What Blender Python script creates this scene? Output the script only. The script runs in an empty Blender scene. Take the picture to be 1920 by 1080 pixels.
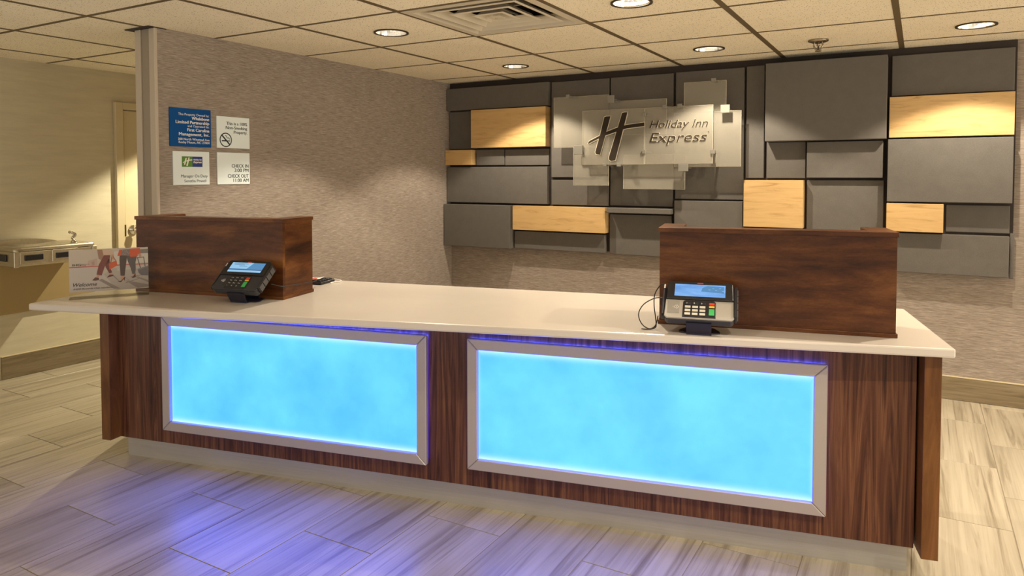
import bpy, bmesh, math, random
from mathutils import Matrix, Vector

# ------------------------------------------------------------------ camera, world, lights
C = bpy.context.scene.collection
sc = bpy.context.scene
R = math.radians
CEIL = 2.432          # ceiling height
YW = 2.66             # back wall
XL = -0.72            # left (wallpapered) wall
XH = -2.74            # hallway wall
ZT = 0.925            # countertop height
PITCH = 0.7803        # ceiling grid

cam = bpy.data.objects.new('camera', bpy.data.cameras.new('camera'))
C.objects.link(cam)
cam.location = (3.25, -3.044, 1.545)
yaw, pit, rol = -0.5228, -0.0363, -0.0006
f = Vector((math.sin(yaw)*math.cos(pit), math.cos(yaw)*math.cos(pit), math.sin(pit)))
r0 = Vector((math.cos(yaw), -math.sin(yaw), 0))
u0 = r0.cross(f)
r = math.cos(rol)*r0 + math.sin(rol)*u0
u = r.cross(f)
cam.rotation_euler = Matrix((r, u, -f)).transposed().to_euler()
cam.data.sensor_width = 36
cam.data.lens = 36*1328.5/1920
cam.data.shift_y = -(540-377.1)/1920
cam.data.clip_start = 0.05
sc.camera = cam

sc.view_settings.view_transform = 'Standard'
sc.view_settings.look = 'None'
sc.view_settings.gamma = 1
sc.view_settings.use_curve_mapping = False
sc.view_settings.exposure = 0.10

w = bpy.data.worlds.new('lobby_ambience')
sc.world = w
w.use_nodes = True
bg = w.node_tree.nodes['Background']
bg.inputs[0].default_value = (1.0, 0.90, 0.75, 1)
bg.inputs[1].default_value = 0.92

LAMP = (1.0, 0.865, 0.68)
def spot(name, x, y, power, size=111, blend=0.25, z=CEIL+0.012, rad=0.020, col=LAMP):
    d = bpy.data.lights.new(name, 'SPOT')
    d.energy = power; d.color = col
    d.spot_size = R(size); d.spot_blend = blend; d.shadow_soft_size = rad
    o = bpy.data.objects.new(name, d); C.objects.link(o)
    o.location = (x, y, z)
    return o
CANS = [(0.39, 0.42), (0.39, 1.98), (1.95, 0.44), (1.95, 1.975), (3.52, 1.985)]
OFF = [(3.52, 0.44), (1.95, -1.72), (3.52, -1.72), (5.08, 0.44), (5.08, 1.98), (6.64, 0.44), (6.64, 1.98), (5.08, -1.12)]  # unseen cans; the last few are added to bounce light off the floor
CAN_W = 84
for x, y in CANS: spot('can_or_fill_lamp', x, y, CAN_W)
for x, y in OFF: spot('can_or_fill_lamp', x, y, {(1.95, -1.72): 40, (3.52, -1.72): 90, (5.08, 1.98): 40}.get((x, y), CAN_W), z=CEIL-0.01)
# unseen area light added far to the right to brighten surfaces facing it
ld = bpy.data.lights.new('right_fill_light', 'AREA'); ld.shape = 'RECTANGLE'; ld.size = 4.6; ld.size_y = 1.9
ld.energy = 105; ld.color = (1.0, .90, .76)
lo = bpy.data.objects.new('right_fill_light', ld); C.objects.link(lo)
lo.location = (8.4, 0.2, 1.25); lo.rotation_euler = (0, R(90), 0)
lo.rotation_euler = Matrix(((0, 0, 1), (1, 0, 0), (0, 1, 0))).to_euler()
spot('hall_lamp', -1.95, 1.30, 260, z=CEIL-0.01, col=(1.0, .89, .64))

# ------------------------------------------------------------------ material helpers
def mat(name, base=(.5, .5, .5), rough=.5, metal=0.0, emit=None, estr=1.0, coat=0.0, spec=0.5):
    m = bpy.data.materials.new(name); m.use_nodes = True
    b = m.node_tree.nodes['Principled BSDF']
    b.inputs['Base Color'].default_value = (*base, 1)
    b.inputs['Roughness'].default_value = rough
    b.inputs['Metallic'].default_value = metal
    b.inputs['Coat Weight'].default_value = coat
    b.inputs['Specular IOR Level'].default_value = spec
    if emit:
        b.inputs['Emission Color'].default_value = (*emit, 1)
        b.inputs['Emission Strength'].default_value = estr
    return m
def nd(m, t, **kw):
    n = m.node_tree.nodes.new(t)
    for k, v in kw.items():
        if k in n.inputs: n.inputs[k].default_value = v
        else: setattr(n, k, v)
    return n
def ln(m, a, b): m.node_tree.links.new(a, b)
def coords(m, scale, rnd=True, rot=(0, 0, 0)):
    tc = nd(m, 'ShaderNodeTexCoord'); mp = nd(m, 'ShaderNodeMapping')
    mp.inputs['Scale'].default_value = scale; mp.inputs['Rotation'].default_value = rot
    src = tc.outputs['Object']
    if rnd:
        oi = nd(m, 'ShaderNodeObjectInfo')
        mu = nd(m, 'ShaderNodeMath', operation='MULTIPLY'); mu.inputs[1].default_value = 37.0
        ln(m, oi.outputs['Random'], mu.inputs[0])
        ad = nd(m, 'ShaderNodeVectorMath', operation='ADD')
        ln(m, src, ad.inputs[0]); ln(m, mu.outputs[0], ad.inputs[1]); src = ad.outputs[0]
    ln(m, src, mp.inputs['Vector'])
    return mp.outputs[0]
def ramp(m, src, stops):
    rp = nd(m, 'ShaderNodeValToRGB')
    el = rp.color_ramp.elements
    while len(el) < len(stops): el.new(0.5)
    for e, (p, c) in zip(el, stops):
        e.position = p; e.color = (*c, 1)
    ln(m, src, rp.inputs[0])
    return rp.outputs[0]
def noise(m, vec, scale, detail=6, rough=.6, dist=0.0):
    n = nd(m, 'ShaderNodeTexNoise')
    n.inputs['Scale'].default_value = scale; n.inputs['Detail'].default_value = detail
    n.inputs['Roughness'].default_value = rough; n.inputs['Distortion'].default_value = dist
    ln(m, vec, n.inputs['Vector'])
    return n.outputs['Fac']
def mix(m, fac, a, b, mode='MIX'):
    n = nd(m, 'ShaderNodeMix', data_type='RGBA', blend_type=mode)
    for i, v in ((0, fac), (6, a), (7, b)):
        if hasattr(v, 'default_value') or hasattr(v, 'is_linked'): ln(m, v, n.inputs[i])
        else: n.inputs[i].default_value = v if i == 0 else (*v, 1)
    return n.outputs[2]
def setc(m, c): ln(m, c, m.node_tree.nodes['Principled BSDF'].inputs['Base Color'])
def bump(m, h, strength=.2, dist=.002):
    b = nd(m, 'ShaderNodeBump'); b.inputs['Strength'].default_value = strength; b.inputs['Distance'].default_value = dist
    ln(m, h, b.inputs['Height']); ln(m, b.outputs[0], m.node_tree.nodes['Principled BSDF'].inputs['Normal'])

def grain_mat(name, scale, stops, rough=.4, coat=0.0, detail=8, dist=.6, fine=None, spec=.5, rnd=True):
    m = mat(name, rough=rough, coat=coat, spec=spec)
    v = coords(m, scale, rnd)
    n = noise(m, v, 1.0, detail, .62, dist)
    c = ramp(m, n, stops)
    if fine:
        n2 = noise(m, coords(m, fine[0], rnd), 1.0, 4, .7)
        c = mix(m, fine[1], c, ramp(m, n2, [(.3, fine[2]), (.7, (1, 1, 1))]), 'MULTIPLY')
    setc(m, c)
    return m

# walls
def wallpaper():
    m = mat('grasscloth_wallpaper', rough=.75, spec=.25)
    a = noise(m, coords(m, (11, 11, 240), False), 1.0, 3, .65)
    b = noise(m, coords(m, (26, 26, 330), False), 1.0, 2, .6)
    d = noise(m, coords(m, (1.3, 1.3, 2.5), False), 1.0, 3, .6)
    c = ramp(m, a, [(.30, (.225, .183, .150)), (.5, (.325, .272, .226)), (.70, (.425, .365, .308))])
    c = mix(m, .8, c, ramp(m, b, [(.36, (.78, .76, .74)), (.55, (1, 1, 1)), (.64, (1.05, 1.05, 1.05)), (.74, (1.55, 1.55, 1.55))]), 'MULTIPLY')
    c = mix(m, .35, c, ramp(m, d, [(.35, (.86, .86, .86)), (.65, (1.1, 1.1, 1.1))]), 'MULTIPLY')
    setc(m, c); bump(m, a, .2)
    return m
def painted():
    m = mat('cream_wall_paint', rough=.7, spec=.25)
    a = noise(m, coords(m, (3, 3, 26), False), 1.0, 5, .7)
    setc(m, ramp(m, a, [(.3, (.57, .515, .37)), (.7, (.66, .60, .435))]))
    return m
def ceiling_board():
    m = mat('pinhole_ceiling_board', rough=.9, spec=.1)
    v = coords(m, (1, 1, 1))
    vo = nd(m, 'ShaderNodeTexVoronoi'); vo.inputs['Scale'].default_value = 85; vo.inputs['Randomness'].default_value = 1.0
    ln(m, v, vo.inputs['Vector'])
    sz = noise(m, v, 60, 2)
    th = nd(m, 'ShaderNodeMath', operation='MULTIPLY'); th.inputs[1].default_value = .38; ln(m, sz, th.inputs[0])
    lt = nd(m, 'ShaderNodeMath', operation='LESS_THAN'); ln(m, vo.outputs['Distance'], lt.inputs[0]); ln(m, th.outputs[0], lt.inputs[1])
    base = ramp(m, noise(m, v, 3, 4), [(.3, (.85, .775, .61)), (.7, (.90, .825, .655))])
    setc(m, mix(m, lt.outputs[0], base, (.20, .15, .09)))
    return m
def floor_mat():
    m = mat('streaked_wood_look_tile', rough=.32, spec=.4)
    a = noise(m, coords(m, (5, .5, 1)), 1.0, 4, .55, .8)
    b = noise(m, coords(m, (60, 1.1, 1)), 1.0, 4, .6, .5)
    d = noise(m, coords(m, (17, .55, 1)), 1.0, 5, .6, 1.5)
    c = ramp(m, a, [(.30, (.35, .305, .225)), (.50, (.45, .40, .305)), (.72, (.52, .465, .36))])
    c = mix(m, .40, c, ramp(m, b, [(.34, (.58, .54, .50)), (.56, (1, 1, 1))]), 'MULTIPLY')
    c = mix(m, .75, c, ramp(m, d, [(.30, (.40, .36, .33)), (.40, (.72, .69, .66)), (.47, (1, 1, 1))]), 'MULTIPLY')
    oi = nd(m, 'ShaderNodeObjectInfo')
    c = mix(m, 1.0, c, ramp(m, oi.outputs['Random'], [(0, (.88, .87, .85)), (1, (1.05, 1.04, 1.02))]), 'MULTIPLY')
    setc(m, c)
    return m
def fabric(name, c1, c2):
    m = mat(name, rough=.95, spec=.15)
    a = noise(m, coords(m, (1, 1, 1)), 420, 3, .8)
    b = noise(m, coords(m, (1, 1, 1)), 14, 4, .6)
    c = ramp(m, a, [(.3, c1), (.7, c2)])
    c = mix(m, .35, c, ramp(m, b, [(.3, (.82, .82, .82)), (.7, (1.1, 1.1, 1.1))]), 'MULTIPLY')
    setc(m, c); bump(m, a, .25, .001)
    return m

M = {}
M['wallpaper'] = wallpaper(); M['paint'] = painted(); M['ceil'] = ceiling_board(); M['floor'] = floor_mat()
M['grout'] = mat('tile_grout', (.30, .25, .18), .9)
M['plenum'] = mat('dark_ceiling_void', (.10, .08, .06), .95)
M['tee'] = mat('shaded_tan_grid_metal', (.13, .095, .050), .6, spec=.2)  # tan paint darkened further to carry the shade of a recessed groove
M['ceilplain'] = mat('plain_ceiling_board', (.87, .78, .60), .9, spec=.1)
M['fabric'] = fabric('grey_acoustic_fabric', (.120, .110, .098), (.172, .158, .141))
M['backing'] = mat('dark_backing_board', (.035, .025, .020), .8)
M['maple'] = grain_mat('light_maple_veneer', (3, 3, 26), [(.25, (.40, .235, .085)), (.45, (.62, .40, .165)), (.75, (.70, .47, .21))], .42, .1, 8, 1.2)
M['cherry'] = grain_mat('dark_cherry_veneer', (2.4, 2.4, 13), [(.30, (.030, .008, .003)), (.5, (.115, .038, .010)), (.72, (.25, .10, .027))], .38, .05, 10, .35,
                        ((60, 60, 160), .55, (.50, .45, .45)), spec=.25)
M['walnut'] = grain_mat('walnut_laminate', (24, 24, .9), [(.30, (.030, .009, .005)), (.47, (.105, .036, .018)), (.68, (.23, .100, .045))], .42, .03, 7, 2.6,
                        ((150, 150, 2.5), .55, (.38, .34, .34)), spec=.3, rnd=False)
M['edgewood'] = grain_mat('brown_edge_veneer', (16, 16, 3), [(.25, (.060, .021, .006)), (.5, (.14, .055, .014)), (.75, (.22, .095, .028))], .42, .03, 8, .8, spec=.3)
M['stone'] = grain_mat('cream_solid_surface', (2, 2, 2), [(.3, (.585, .53, .465)), (.7, (.62, .565, .50))], .25, .1, 4, .3, rnd=False)
M['alu'] = grain_mat('satin_aluminium', (2, 2, 120), [(.3, (.46, .44, .41)), (.7, (.52, .50, .47))], .42, 0, 3, .1, rnd=False)
M['alu'].node_tree.nodes['Principled BSDF'].inputs['Metallic'].default_value = .55
M['frame'] = mat('brushed_silver_frame', (.46, .41, .38), .42, .45)
M['steel'] = grain_mat('stainless_steel', (2, 60, 60), [(.3, (.50, .45, .34)), (.7, (.58, .53, .42))], .28, 0, 3, .1, rnd=False)
M['steel'].node_tree.nodes['Principled BSDF'].inputs['Metallic'].default_value = .9
M['chrome'] = mat('chrome', (.75, .72, .66), .12, 1)
M['oldchrome'] = mat('tarnished_chrome', (.34, .29, .22), .22, 1)
M['bronze'] = mat('dark_bronze_ring', (.06, .045, .03), .4, .6)
M['reflector'] = mat('bright_reflector', (.85, .82, .76), .18, 1)
M['bulb'] = mat('lit_bulb', (1, 1, 1), .5, 0, (1.0, .90, .76), 22)
M['creampaint'] = mat('cream_enamel', (.62, .53, .34), .4)
M['postlight'] = mat('beige_corner_guard', (.50, .43, .34), .45)
M['postdark'] = mat('taupe_corner_guard', (.30, .25, .19), .5)
M['black'] = mat('black_plastic', (.012, .012, .015), .35)
M['navy'] = mat('dark_charcoal_plastic', (.030, .031, .040), .38)
M['blacksteel'] = mat('blue_black_steel', (.022, .022, .045), .35, .3)
M['silver'] = mat('silver_plastic', (.42, .39, .34), .4, .1)
M['graykey'] = mat('pale_key', (.62, .58, .48), .5)
M['darkkey'] = mat('dark_key', (.02, .02, .028), .4)
M['red'] = mat('red_plastic', (.65, .05, .03), .4)
M['yellow'] = mat('yellow_plastic', (.75, .50, .06), .4)
M['green'] = mat('green_plastic', (.05, .45, .12), .4)
M['white'] = mat('white_print', (.85, .83, .78), .6)
M['ink'] = mat('black_ink', (.012, .014, .02), .6)
M['signwhite'] = mat('white_sign_plastic', (.80, .89, .90), .4, spec=.2)
M['signblue'] = grain_mat('blue_sign_plastic', (2, 2, 2), [(.3, (.002, .052, .22)), (.7, (.004, .085, .30))], .35, 0, 2, 0, spec=.15)
M['logogreen'] = mat('green_print', (.09, .24, .015), .5)
M['logoblue'] = mat('blue_print', (.012, .035, .22), .5)
M['rubber'] = mat('cable_rubber', (.02, .015, .012), .5)
M['logodark'] = mat('dark_brown_cut_letter', (.040, .030, .021), .7, spec=.1)
M['logoedge'] = mat('pale_polished_letter_edge', (.70, .64, .50), .3)

def frosted():
    m = bpy.data.materials.new('frosted_glass'); m.use_nodes = True
    nt = m.node_tree; b = nt.nodes['Principled BSDF']; out = nt.nodes['Material Output']
    b.inputs['Base Color'].default_value = (.44, .41, .345, 1); b.inputs['Roughness'].default_value = .30
    t = nd(m, 'ShaderNodeBsdfTransparent'); t.inputs[0].default_value = (.97, .96, .92, 1)
    s = nd(m, 'ShaderNodeMixShader'); s.inputs[0].default_value = .38
    ln(m, t.outputs[0], s.inputs[1]); ln(m, b.outputs[0], s.inputs[2]); ln(m, s.outputs[0], out.inputs['Surface'])
    return m
M['frost'] = frosted()
def acrylic():
    m = bpy.data.materials.new('clear_acrylic'); m.use_nodes = True
    nt = m.node_tree; b = nt.nodes['Principled BSDF']; out = nt.nodes['Material Output']
    b.inputs['Base Color'].default_value = (.80, .76, .66, 1); b.inputs['Roughness'].default_value = .08
    t = nd(m, 'ShaderNodeBsdfTransparent'); t.inputs[0].default_value = (.97, .96, .93, 1)
    s = nd(m, 'ShaderNodeMixShader'); s.inputs[0].default_value = .06
    ln(m, t.outputs[0], s.inputs[1]); ln(m, b.outputs[0], s.inputs[2]); ln(m, s.outputs[0], out.inputs['Surface'])
    return m
M['acrylic'] = acrylic()

def backlit(name, w, h):
    """LED edge-lit acrylic: brighter where the strips run along its edges; object origin at its centre."""
    m = bpy.data.materials.new(name); m.use_nodes = True
    b = m.node_tree.nodes['Principled BSDF']
    b.inputs['Base Color'].default_value = (.05, .08, .12, 1); b.inputs['Roughness'].default_value = .35
    tc = nd(m, 'ShaderNodeTexCoord'); sp = nd(m, 'ShaderNodeSeparateXYZ'); ln(m, tc.outputs['Object'], sp.inputs[0])
    def edge(out, half, width):
        a = nd(m, 'ShaderNodeMath', operation='ABSOLUTE'); ln(m, out, a.inputs[0])
        s = nd(m, 'ShaderNodeMath', operation='SUBTRACT'); s.inputs[1].default_value = half - width; ln(m, a.outputs[0], s.inputs[0])
        d = nd(m, 'ShaderNodeMath', operation='DIVIDE', use_clamp=True); d.inputs[1].default_value = width; ln(m, s.outputs[0], d.inputs[0])
        p = nd(m, 'ShaderNodeMath', operation='POWER'); p.inputs[1].default_value = 2.4; ln(m, d.outputs[0], p.inputs[0])
        return p.outputs[0]
    ez = edge(sp.outputs['Z'], h/2, .042)
    ex = edge(sp.outputs['X'], w/2, .022)
    mx = nd(m, 'ShaderNodeMath', operation='MULTIPLY'); mx.inputs[1].default_value = .35; ln(m, ex, mx.inputs[0])
    mm = nd(m, 'ShaderNodeMath', operation='MAXIMUM'); ln(m, ez, mm.inputs[0]); ln(m, mx.outputs[0], mm.inputs[1])
    n = noise(m, coords(m, (1, 1, 1)), 3.2, 4, .55)
    base = ramp(m, n, [(.30, (.060, .50, 1.0)), (.70, (.130, .70, 1.0))])
    c = mix(m, mm.outputs[0], base, (.62, 1.0, 1.0))
    st = nd(m, 'ShaderNodeVectorMath', operation='MULTIPLY'); st.inputs[1].default_value = (1, 1, 6.8); ln(m, c, st.inputs[0])
    ln(m, st.outputs[0], b.inputs['Emission Color']); b.inputs['Emission Strength'].default_value = 1.0
    return m

def screen_mat(name, stops, sc_=(7, 30, 30)):
    m = mat(name, (.01, .01, .015), .2)
    n = noise(m, coords(m, sc_), 1.0, 4, .6, .3)
    c = ramp(m, n, stops)
    b = m.node_tree.nodes['Principled BSDF']
    ln(m, c, b.inputs['Emission Color']); b.inputs['Emission Strength'].default_value = 1.0
    return m
M['screen_blue'] = screen_mat('lit_blue_screen', [(.3, (.10, .26, .60)), (.55, (.16, .38, .78)), (.8, (.30, .55, .90))])
M['screen_dark'] = mat('lit_dark_blue_picture', (.01, .01, .02), .2, 0, (.035, .10, .24), 1)
M['screen_pale'] = mat('lit_pale_blue_picture', (.01, .01, .02), .2, 0, (.27, .52, .74), 1)
M['screen_mid'] = mat('lit_mid_blue_picture', (.01, .01, .02), .2, 0, (.075, .24, .46), 1)

# ------------------------------------------------------------------ object helpers
def add_box(bm, x0, x1, y0, y1, z0, z1, mi=0):
    vs = [bm.verts.new(p) for p in ((x0, y0, z0), (x1, y0, z0), (x1, y1, z0), (x0, y1, z0), (x0, y0, z1), (x1, y0, z1), (x1, y1, z1), (x0, y1, z1))]
    for q in ((0, 3, 2, 1), (4, 5, 6, 7), (0, 1, 5, 4), (1, 2, 6, 5), (2, 3, 7, 6), (3, 0, 4, 7)):
        bm.faces.new([vs[i] for i in q]).material_index = mi
def bx(x0, x1, y0, y1, z0, z1, bev=0.0, seg=1):
    bm = bmesh.new(); add_box(bm, x0, x1, y0, y1, z0, z1)
    if bev: bmesh.ops.bevel(bm, geom=bm.edges[:], offset=bev, segments=seg, affect='EDGES', profile=.5)
    return bm
def add_prism(bm, pts, z0, z1, mi=0):
    """pts: 2-D outline, extruded along z"""
    a = [bm.verts.new((x, y, z0)) for x, y in pts]; b = [bm.verts.new((x, y, z1)) for x, y in pts]
    n = len(pts)
    for fc in (a[::-1], b): bm.faces.new(fc).material_index = mi
    for i in range(n): bm.faces.new((a[i], a[(i+1) % n], b[(i+1) % n], b[i])).material_index = mi
    bmesh.ops.recalc_face_normals(bm, faces=bm.faces[:])
def prism(pts, z0, z1, bev=0):
    bm = bmesh.new(); add_prism(bm, pts, z0, z1)
    if bev: bmesh.ops.bevel(bm, geom=bm.edges[:], offset=bev, segments=2, affect='EDGES', profile=.5)
    return bm
def add_lathe(bm, prof, seg=32, c=(0, 0, 0), closed=False):
    rings = []
    for rr, z in prof:
        if rr < 1e-6: rings.append([bm.verts.new((c[0], c[1], c[2]+z))])
        else: rings.append([bm.verts.new((c[0]+rr*math.cos(2*math.pi*i/seg), c[1]+rr*math.sin(2*math.pi*i/seg), c[2]+z)) for i in range(seg)])
    pairs = list(zip(rings, rings[1:]))
    if closed: pairs.append((rings[-1], rings[0]))
    for a, b in pairs:
        for i in range(seg):
            j = (i+1) % seg
            if len(a) == 1 and len(b) == 1: continue
            if len(a) == 1: bm.faces.new((a[0], b[j], b[i]))
            elif len(b) == 1: bm.faces.new((a[i], a[j], b[0]))
            else: bm.faces.new((a[i], a[j], b[j], b[i]))
    bmesh.ops.recalc_face_normals(bm, faces=bm.faces[:])
def lathe(prof, seg=32, c=(0, 0, 0), closed=False):
    bm = bmesh.new(); add_lathe(bm, prof, seg, c, closed); return bm
def smooth_path(pts, sub=6):
    out = []
    P = [Vector(p) for p in pts]
    for i in range(len(P)-1):
        p0, p1, p2, p3 = P[max(i-1, 0)], P[i], P[i+1], P[min(i+2, len(P)-1)]
        for k in range(sub):
            t = k/sub
            out.append(.5*((2*p1)+(p2-p0)*t+(2*p0-5*p1+4*p2-p3)*t*t+(3*p1-p0-3*p2+p3)*t**3))
    out.append(P[-1]); return out
def add_tube(bm, pts, rad, seg=8, sub=6, rads=None):
    path = smooth_path(pts, sub) if sub > 1 else [Vector(p) for p in pts]
    n = len(path); rings = []; a = None
    for i, p in enumerate(path):
        t = (path[min(i+1, n-1)]-path[max(i-1, 0)]).normalized()
        if a is None: a = t.cross(Vector((0, 0, 1)) if abs(t.z) < .9 else Vector((1, 0, 0)))
        a = (a-t*a.dot(t)).normalized(); b = t.cross(a)
        rr = rad if rads is None else rads[0]+(rads[1]-rads[0])*i/(n-1)
        rings.append([bm.verts.new(p+rr*(math.cos(2*math.pi*k/seg)*a+math.sin(2*math.pi*k/seg)*b)) for k in range(seg)])
    for q, b in zip(rings, rings[1:]):
        for k in range(seg): bm.faces.new((q[k], q[(k+1) % seg], b[(k+1) % seg], b[k]))
    bm.faces.new(rings[0]); bm.faces.new(rings[-1][::-1])
    bmesh.ops.recalc_face_normals(bm, faces=bm.faces[:])
def tube(pts, rad, seg=8, sub=6, rads=None):
    bm = bmesh.new(); add_tube(bm, pts, rad, seg, sub, rads); return bm

def mesh_of(name, bm, mats, smooth=False):
    me = bpy.data.meshes.new(name); bm.to_mesh(me); bm.free()
    for m in (mats if isinstance(mats, (list, tuple)) else [mats]): me.materials.append(m)
    if smooth:
        for p in me.polygons: p.use_smooth = True
    return me
def obj(name, bm, mats, parent=None, smooth=False, loc=None, label=None, xf=None):
    if xf is not None: bm.transform(xf)
    me = bm if isinstance(bm, bpy.types.Mesh) else mesh_of(name, bm, mats, smooth)
    o = bpy.data.objects.new(name, me); C.objects.link(o)
    if parent: o.parent = parent
    if loc: o.location = loc
    if label: o['label'] = label
    return o
def centred(name, bm, mats, parent=None, xf=None):
    """object whose origin is at the centre of its mesh"""
    if xf is not None: bm.transform(xf)
    lo = Vector([min(v.co[i] for v in bm.verts) for i in range(3)]); hi = Vector([max(v.co[i] for v in bm.verts) for i in range(3)])
    c = (lo+hi)/2; bm.transform(Matrix.Translation(-c))
    return obj(name, bm, mats, parent, loc=c)
def tag(o, label, cat, group=None):
    o['label'] = label; o['category'] = cat
    if group: o['group'] = group
    return o
def thing(name, label, cat, loc=(0, 0, 0), rotz=0, group=None):
    o = bpy.data.objects.new(name, None); C.objects.link(o)
    o.empty_display_size = .05; o.location = loc; o.rotation_euler = (0, 0, rotz)
    return tag(o, label, cat, group)
def struct(name, bm, m, parent=None, loc=None):
    o = obj(name, bm, m, parent, loc=loc); o['kind'] = 'structure'; return o
def struct_empty(name, loc=(0, 0, 0)):
    o = bpy.data.objects.new(name, None); C.objects.link(o); o.location = loc; o['kind'] = 'structure'; return o

# --- lettering: flat text as mesh; each line (text, x, baseline, cap height, width or None, align, shear, bold)
def text_tris(body, shear=0.0, bold=0.0):
    cu = bpy.data.curves.new('t', 'FONT'); cu.body = body; cu.size = 1; cu.shear = shear; cu.offset = bold; cu.resolution_u = 3
    o = bpy.data.objects.new('t', cu)
    me = bpy.data.meshes.new_from_object(o)
    vs = [v.co.copy() for v in me.vertices]; fs = [tuple(p.vertices) for p in me.polygons]
    bpy.data.objects.remove(o); bpy.data.curves.remove(cu); bpy.data.meshes.remove(me)
    return vs, fs
_cap = None
def add_text(bm, body, x, y, h, width=None, align='L', shear=0.0, bold=0.0, mi=0):
    global _cap
    if _cap is None: _cap = max(v.y for v in text_tris('H')[0])
    fat = bold > .0101 and not shear
    vs, fs = text_tris(body, shear, bold if shear else 0.0)
    s = h/_cap; lo = min(v.x for v in vs); hi = max(v.x for v in vs)
    sx = s if width is None else width/(hi-lo)
    wd = (hi-lo)*sx
    x0 = x if align == 'L' else x-wd if align == 'R' else x-wd/2
    for k in ((-1, 1) if fat else (0,)):      # heavier weight: the same word printed twice, a hair apart
        nv = [bm.verts.new((x0+(v.x-lo)*sx+k*bold*.8*s, y+v.y*s, (k+1)*.00004)) for v in vs]
        for q in fs:
            try: bm.faces.new([nv[i] for i in q]).material_index = mi
            except ValueError: pass
    return wd
def thicken(bm, d):
    """give flat print a body along +z"""
    res = bmesh.ops.extrude_face_region(bm, geom=bm.faces[:])
    for v in [g for g in res['geom'] if isinstance(g, bmesh.types.BMVert)]: v.co.z += d
    bmesh.ops.recalc_face_normals(bm, faces=bm.faces[:])
def plane_xf(origin, xdir, ydir=(0, 0, 1)):
    x = Vector(xdir).normalized(); y = Vector(ydir).normalized(); z = x.cross(y)
    m = Matrix((x, y, z)).transposed().to_4x4(); m.translation = Vector(origin); return m
H_STROKES = [  # the slanted letter H with its sweeping crossbar, in metres on the glass sign
    [(.983, 2.026), (1.001, 2.030), (1.039, 2.030), (.946, 1.715), (.911, 1.721), (.903, 1.737), (.945, 1.880)],
    [(1.138, 2.052), (1.159, 2.057), (1.185, 2.057), (1.181, 2.039), (1.081, 1.668), (1.044, 1.662), (1.026, 1.674), (1.025, 1.696)],
    [(.835, 1.812), (.852, 1.833), (.926, 1.866), (.994, 1.901), (1.09, 1.933), (1.18, 1.955), (1.328, 1.969), (1.328, 1.938), (1.18, 1.925), (1.078, 1.897), (.974, 1.866), (.894, 1.832), (.844, 1.809)]]

random.seed(4)
# ------------------------------------------------------------------ floor
W0, L0 = .3819, .7636
floor = struct('floor', bx(-3.2, 6.2, -3.4, YW+.2, -.06, -.0025), M['grout'])
tile_me = mesh_of('tile', bx(-W0/2+.002, W0/2-.002, -L0/2+.002, L0/2-.002, -.0025, .0, .0009), M['floor'])
for k in range(-8, 12):
    x = .1885+W0*(k+.5)
    y = -.8705-L0*2 if k % 2 == 0 else -1.252-L0
    while y < YW:
        yc = y+L0/2
        y += L0
        if yc-L0/2 >= YW: continue
        if -.75 < x < 4.0 and yc+L0/2 < -2.0: continue
        o = obj('tile', tile_me, None, floor, loc=(x, yc, .0))
# ------------------------------------------------------------------ ceiling: boards with flush grid bars, groove shade put into the bars' dark colour
X0, X1, Y0, Y1 = -4, 8, -3, 4
ceil = struct('ceiling', bx(-4.5, 8.5, -7.5, YW+.2, CEIL+.20, CEIL+.26), M['plenum'])
G = .010
def board_bm(hole=None):
    hs = PITCH/2-G
    if not hole: return bx(-hs, hs, -hs, hs, 0, .018, .003)
    bm = bmesh.new(); n = 40; rr, oy = hole
    def ring(z, sq):
        out = []
        for i in range(n):
            a = 2*math.pi*i/n; cx, sy = math.cos(a), math.sin(a)
            if sq: k = hs/max(abs(cx), abs(sy)); out.append(bm.verts.new((cx*k, sy*k, z)))
            else: out.append(bm.verts.new((cx*rr, sy*rr+oy, z)))
        return out
    o0, i0, o1, i1 = ring(0, 1), ring(0, 0), ring(.018, 1), ring(.018, 0)
    for q in range(n):
        p = (q+1) % n
        for a, b in ((o0, i0), (i0, i1), (i1, o1), (o1, o0)): bm.faces.new((a[q], a[p], b[p], b[q]))
    bmesh.ops.recalc_face_normals(bm, faces=bm.faces[:])
    return bm
plain = mesh_of('ceiling_tile', board_bm(), M['ceil'])
holed = mesh_of('ceiling_tile', board_bm((.094, .032)), M['ceil'])
can_cells = {(int(math.floor(x/PITCH)), int(math.floor(y/PITCH))) for x, y in CANS}
for i in range(X0, X1):
    for j in range(Y0, Y1):
        if (i, j) == (1, 0): continue
        cx, cy = (i+.5)*PITCH, (j+.5)*PITCH
        if j == 3:      # cut boards along the back wall
            b = bx(-PITCH/2+G, PITCH/2-G, -PITCH/2+G, YW-cy-.005, 0, .018, .003)
            obj('ceiling_tile', b, M['ceil'], ceil, loc=(cx, cy, CEIL))
        else:
            obj('ceiling_tile', holed if (i, j) in can_cells else plain, None, ceil, loc=(cx, cy, CEIL))
for i in range(X0, X1+1):
    obj('grid_bar', bx(i*PITCH-.017, i*PITCH+.017, Y0*PITCH, YW, CEIL-.0015, CEIL+.05), M['tee'], ceil)
for j in range(Y0, Y1):
    obj('grid_bar', bx(X0*PITCH, X1*PITCH, j*PITCH-.0135, j*PITCH+.0135, CEIL-.001, CEIL+.048), M['tee'], ceil)

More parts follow.
